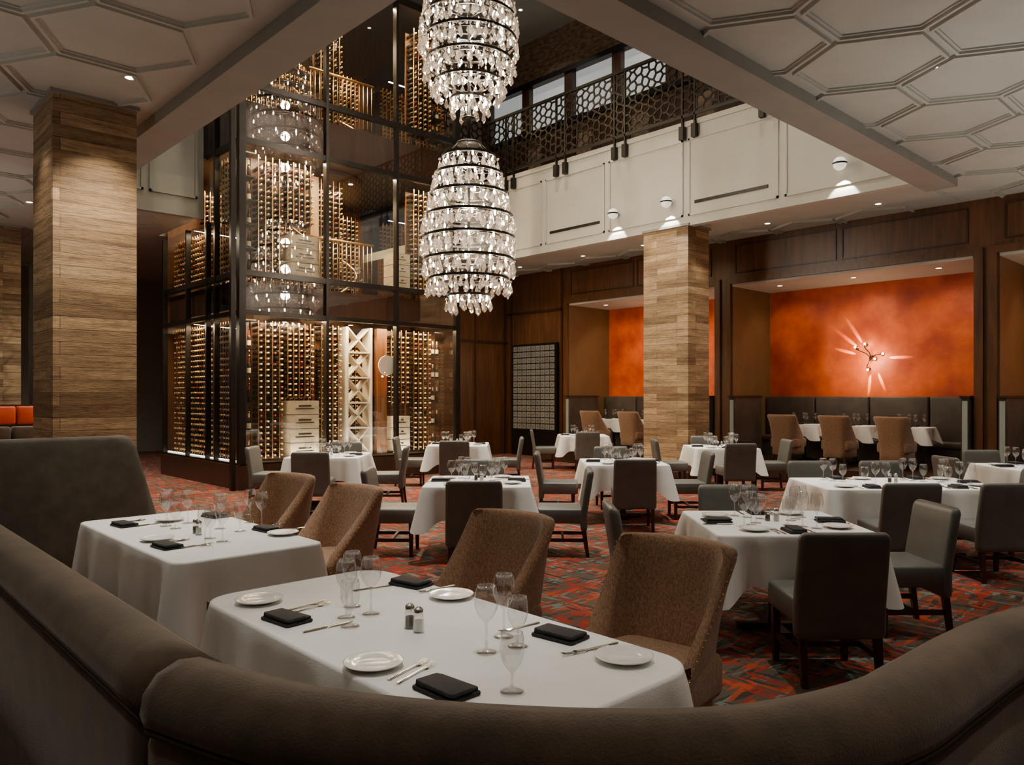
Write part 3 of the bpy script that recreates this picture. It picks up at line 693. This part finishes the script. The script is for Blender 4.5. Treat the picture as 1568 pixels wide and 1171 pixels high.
# ------------------------------------------------------------------ light fixtures
TIPS = ((.30, .24), (-.26, .08), (.04, -.24), (.10, .30), (-.10, -.02))
def sconce():
    b = B(); b.lathe([(0, 0), (.06, 0), (.06, .02), (.02, .04), (0, .04)], 16, BRASS, True, RYm)
    for k, (dy, dz) in enumerate(TIPS):
        pts = [(-.04, 0, 0), (-.12, dy*.35-.03, dz*.2+.05), (-.15, dy*.75+.02, dz*.75), (-.12, dy, dz)]; b.tube(pts, .010, 6, BRONZE)
        b.sphere((-.12, dy, dz), .022, BULB, 10, 6); b.lathe([(.05, 0), (.035, .03), (.01, .05)], 10, BRASS, True, Matrix.Translation((-.08, dy*.92, dz*.92)) @ RYm)
    return b.mesh('branching_wall_sconce')
SC = sconce()
for yy in (6.64, 11.4, 1.7): inst('branching_wall_sconce', SC, (NX-.001, yy, 2.42))
def light(kind, loc, power, col=(1, .88, .73), tgt=None, size=60, blend=.6, rad=.05, sx=1, sy=1, nm=None):
    l = bpy.data.lights.new(nm or kind.lower()+'_lamp', kind); l.energy = power; l.color = col
    o = bpy.data.objects.new(l.name, l); bpy.context.scene.collection.objects.link(o); o.location = loc
    if kind == 'SPOT': l.spot_size = math.radians(size); l.spot_blend = blend; l.shadow_soft_size = rad
    elif kind == 'POINT': l.shadow_soft_size = rad
    elif kind == 'AREA': l.shape = 'RECTANGLE'; l.size = sx; l.size_y = sy
    if tgt: o.rotation_euler = (Vector(tgt)-Vector(loc)).to_track_quat('-Z', 'Y').to_euler()
    return o
b = B(); b.sphere((0, 0, 0), .11, GLOBE, 16, 10); b.box(.0, .16, -.02, .02, -.02, .02, BRONZE); b.lathe([(.04, 0), (.04, .02)], 12, BRONZE, True, Matrix.Translation((.14, 0, 0)) @ RYm)
b.lathe([(.115, -.015), (.115, .015)], 20, BRONZE); GL = b.mesh('globe_wall_light')
for yy in (5.6, 9.05, 10.4):
    inst('globe_wall_light', GL, (AX1-.16, yy, 5.46)); light('SPOT', (AX1-.12, yy, 5.34), 170, tgt=(AX1-.05, yy, 4.6), size=75, rad=.01, blend=.3)
b = B(); b.lathe([(.05, -.004), (.075, -.006), (.08, .0)], 20, FASC); b.lathe([(0, -.002), (.05, -.003)], 16, DLIT, False); DL = b.mesh('recessed_downlight')
def down(x, y, z, power, size=70, tgt=None, col=(1, .88, .73), fix=True):
    if fix: inst('recessed_downlight', DL, (x, y, z-.001))
    light('SPOT', (x, y, z-.03), power, col, tgt or (x, y, 0), size, .8)
NW = (1, .94, .86)
for X, Y, *_ in TABLES+[(3.5, 7.8), (4.3, 7.8), (6.3, 9.6)]:
    x, y = W(X, Y); inat = AX0 < x < AX1 and AY0 < y < AY1
    if inat: down(x, y, AZ, 3400, 15, col=NW)
    else: down(x, y, CZ, 480, 40, col=NW, fix=x > 12)
down(1.75, 1.95, CZ, 260, 38, col=NW, fix=False); down(1.75, 2.95, CZ, 260, 38, col=NW, fix=False); down(1.95, 5.2, CZ, 410, 42, col=NW, fix=False)
down(3.1, 2.8, CZ, 190, 40, fix=False); down(3.1, 5.6, CZ, 160, 40, fix=False)
# booth washes: unseen spots added to brighten the booth
light('SPOT', (-.8, 2.6, 4.9), 75, (1, .86, .70), (.6, 2.9, .9), 50, .9); light('SPOT', (1.6, -1.0, 4.9), 60, (1, .86, .70), (1.3, .8, .9), 50, .9); light('SPOT', (3.2, .6, 4.9), 110, (1, .86, .70), (2.5, .6, 1), 44, .9)
down(1.3, 6.0, CZ, 110, 50, fix=False)
# column washers
down(2.6, 8.7, CZ, 400, 75, (2.5, 9.6, 2.2), (1, .84, .64)); down(1.5, 9.9, CZ, 110, 70, (2.1, 9.9, 1.5), fix=False); down(13.0, 7.9, CZ, 90, 70, (13.1, 8.7, 1.5), fix=False)
light('SPOT', (11.2, 9.1, AZ-.1), 1300, tgt=(12.8, 9.1, 2.5), size=18)
# general room downlights; those without fixtures are fill spots added for bounce
for x in (-.5, 2.2):
    for y in (8, 12, 16, 20): down(x, y+.3, CZ, 105, 115, fix=False)
for x, y in ((6, 1), (9, .5), (12, 0), (8.5, -2), (12, 3.2), (13.8, 2)): down(x, y, CZ, 115, 110, fix=False)
for y in (5.5, 7.6, 10.6, 12.4, 14.6): down(13.9, y, CZ, 85, 100)
for x, y in ((5.5, 6), (10.5, 6), (5.5, 11.5), (10.8, 11.5), (8, 6.5), (8, 12)): down(x, y, AZ, 1150, 62)
for y in (6, 9, 12, 15): down(14.3, y, AZ, 260, 120)
down(4.6, 12.5, AZ, 450, 40, (4.6, 14.5, 6.5)); down(4.5, 16, CZ, 220, 120); down(4.6, 19.5, CZ, 240, 120, fix=False); down(3, 15.5, CZ, 160, 80, (2.8, 16.4, 1))  # added to lift the dark north fascia, corridor and far-left booths
# ceiling fill: upward spots without fixtures, added to brighten the ceiling
for x, y, p in ((-1.5, 4, 165), (-1.5, 9, 165), (.5, 15, 150), (6, -2.5, 165), (10.5, -2.5, 190), (9, 1.8, 150), (13.2, 1.5, 170)):
    light('SPOT', (x, y, 2.0), p, (1, .96, .87), (x, y, 5), 150, 1, .3)
# niche wall washers
for n0, n1 in niches:
    for k in range(3):
        y = n0+(k+.5)*(n1-n0)/3; down(15.5, y, 4.0, 52 if k == 1 else 32, 115, (NX, y, 1.8), (1, .84, .60))
for yy in (6.64, 11.4, 1.7):
    light('POINT', (NX-.40, yy, 2.35), 30, (1, .78, .48), rad=.03)
    for dy, dz in ((.9, .75), (.62, 1.0), (-1, .0), (.1, -1), (-.35, -.9), (1.0, .3)):
        light('SPOT', (NX-.05, yy+dy*.16, 2.42+dz*.16), 330, (1, .78, .45), (NX+.09, yy+dy*1.0, 2.42+dz*1.0), 11, .5, .004)
# chandelier glow
for z, p in ((3.9, 150), (4.5, 170), (5.1, 130), (6.8, 150), (7.5, 170), (8.2, 130)): light('POINT', (CHX, CHY, z), p, (1, .88, .74), rad=.1)
# tower lighting (LED strips under each level)
for z in (3.05, 6.03, 9.5):
    light('AREA', (8.1, 13.14, z), 270, (1, .77, .48), (8.1, 13.3, 0), sx=4.5, sy=.06)
    light('AREA', (8.1, 16.2, z-.02), 200, (1, .75, .44), (8.1, 16.5, 0), sx=4.0, sy=.06)
    light('AREA', (8.1, 14.6, z-.2), 200, (1, .75, .44), (8.1, 14.7, 0), sx=1, sy=1)
light('AREA', (5.775, 15.2, 3.03), 120, (1, .80, .54), (5.9, 15.2, 0), sx=.02, sy=3); light('AREA', (5.775, 15.2, 4.85), 85, (1, .80, .54), (5.9, 15.2, 0), sx=.02, sy=3)
light('AREA', (8.1, 13.08, .48), 60, (1, .90, .76), (8.1, 13.2, 3), sx=4.5, sy=.04)
b = B(); b.box(TX0+.03, TX0+.07, 13.1, 16.7, .47, .49, LEDW); b.obj('led_floor_strip')
w = bpy.data.worlds.new('World'); bpy.context.scene.world = w; w.use_nodes = True
w.node_tree.nodes['Background'].inputs[0].default_value = (.05, .06, .08, 1); w.node_tree.nodes['Background'].inputs[1].default_value = .3
cam = bpy.data.cameras.new('camera'); co = bpy.data.objects.new('camera', cam); bpy.context.scene.collection.objects.link(co)
co.location = (0, 0, 1.65); co.rotation_euler = (math.radians(90), 0, YAW); cam.lens = 27.1; cam.sensor_width = 36; cam.shift_y = .0124; cam.clip_start = .05
bpy.context.scene.camera = co
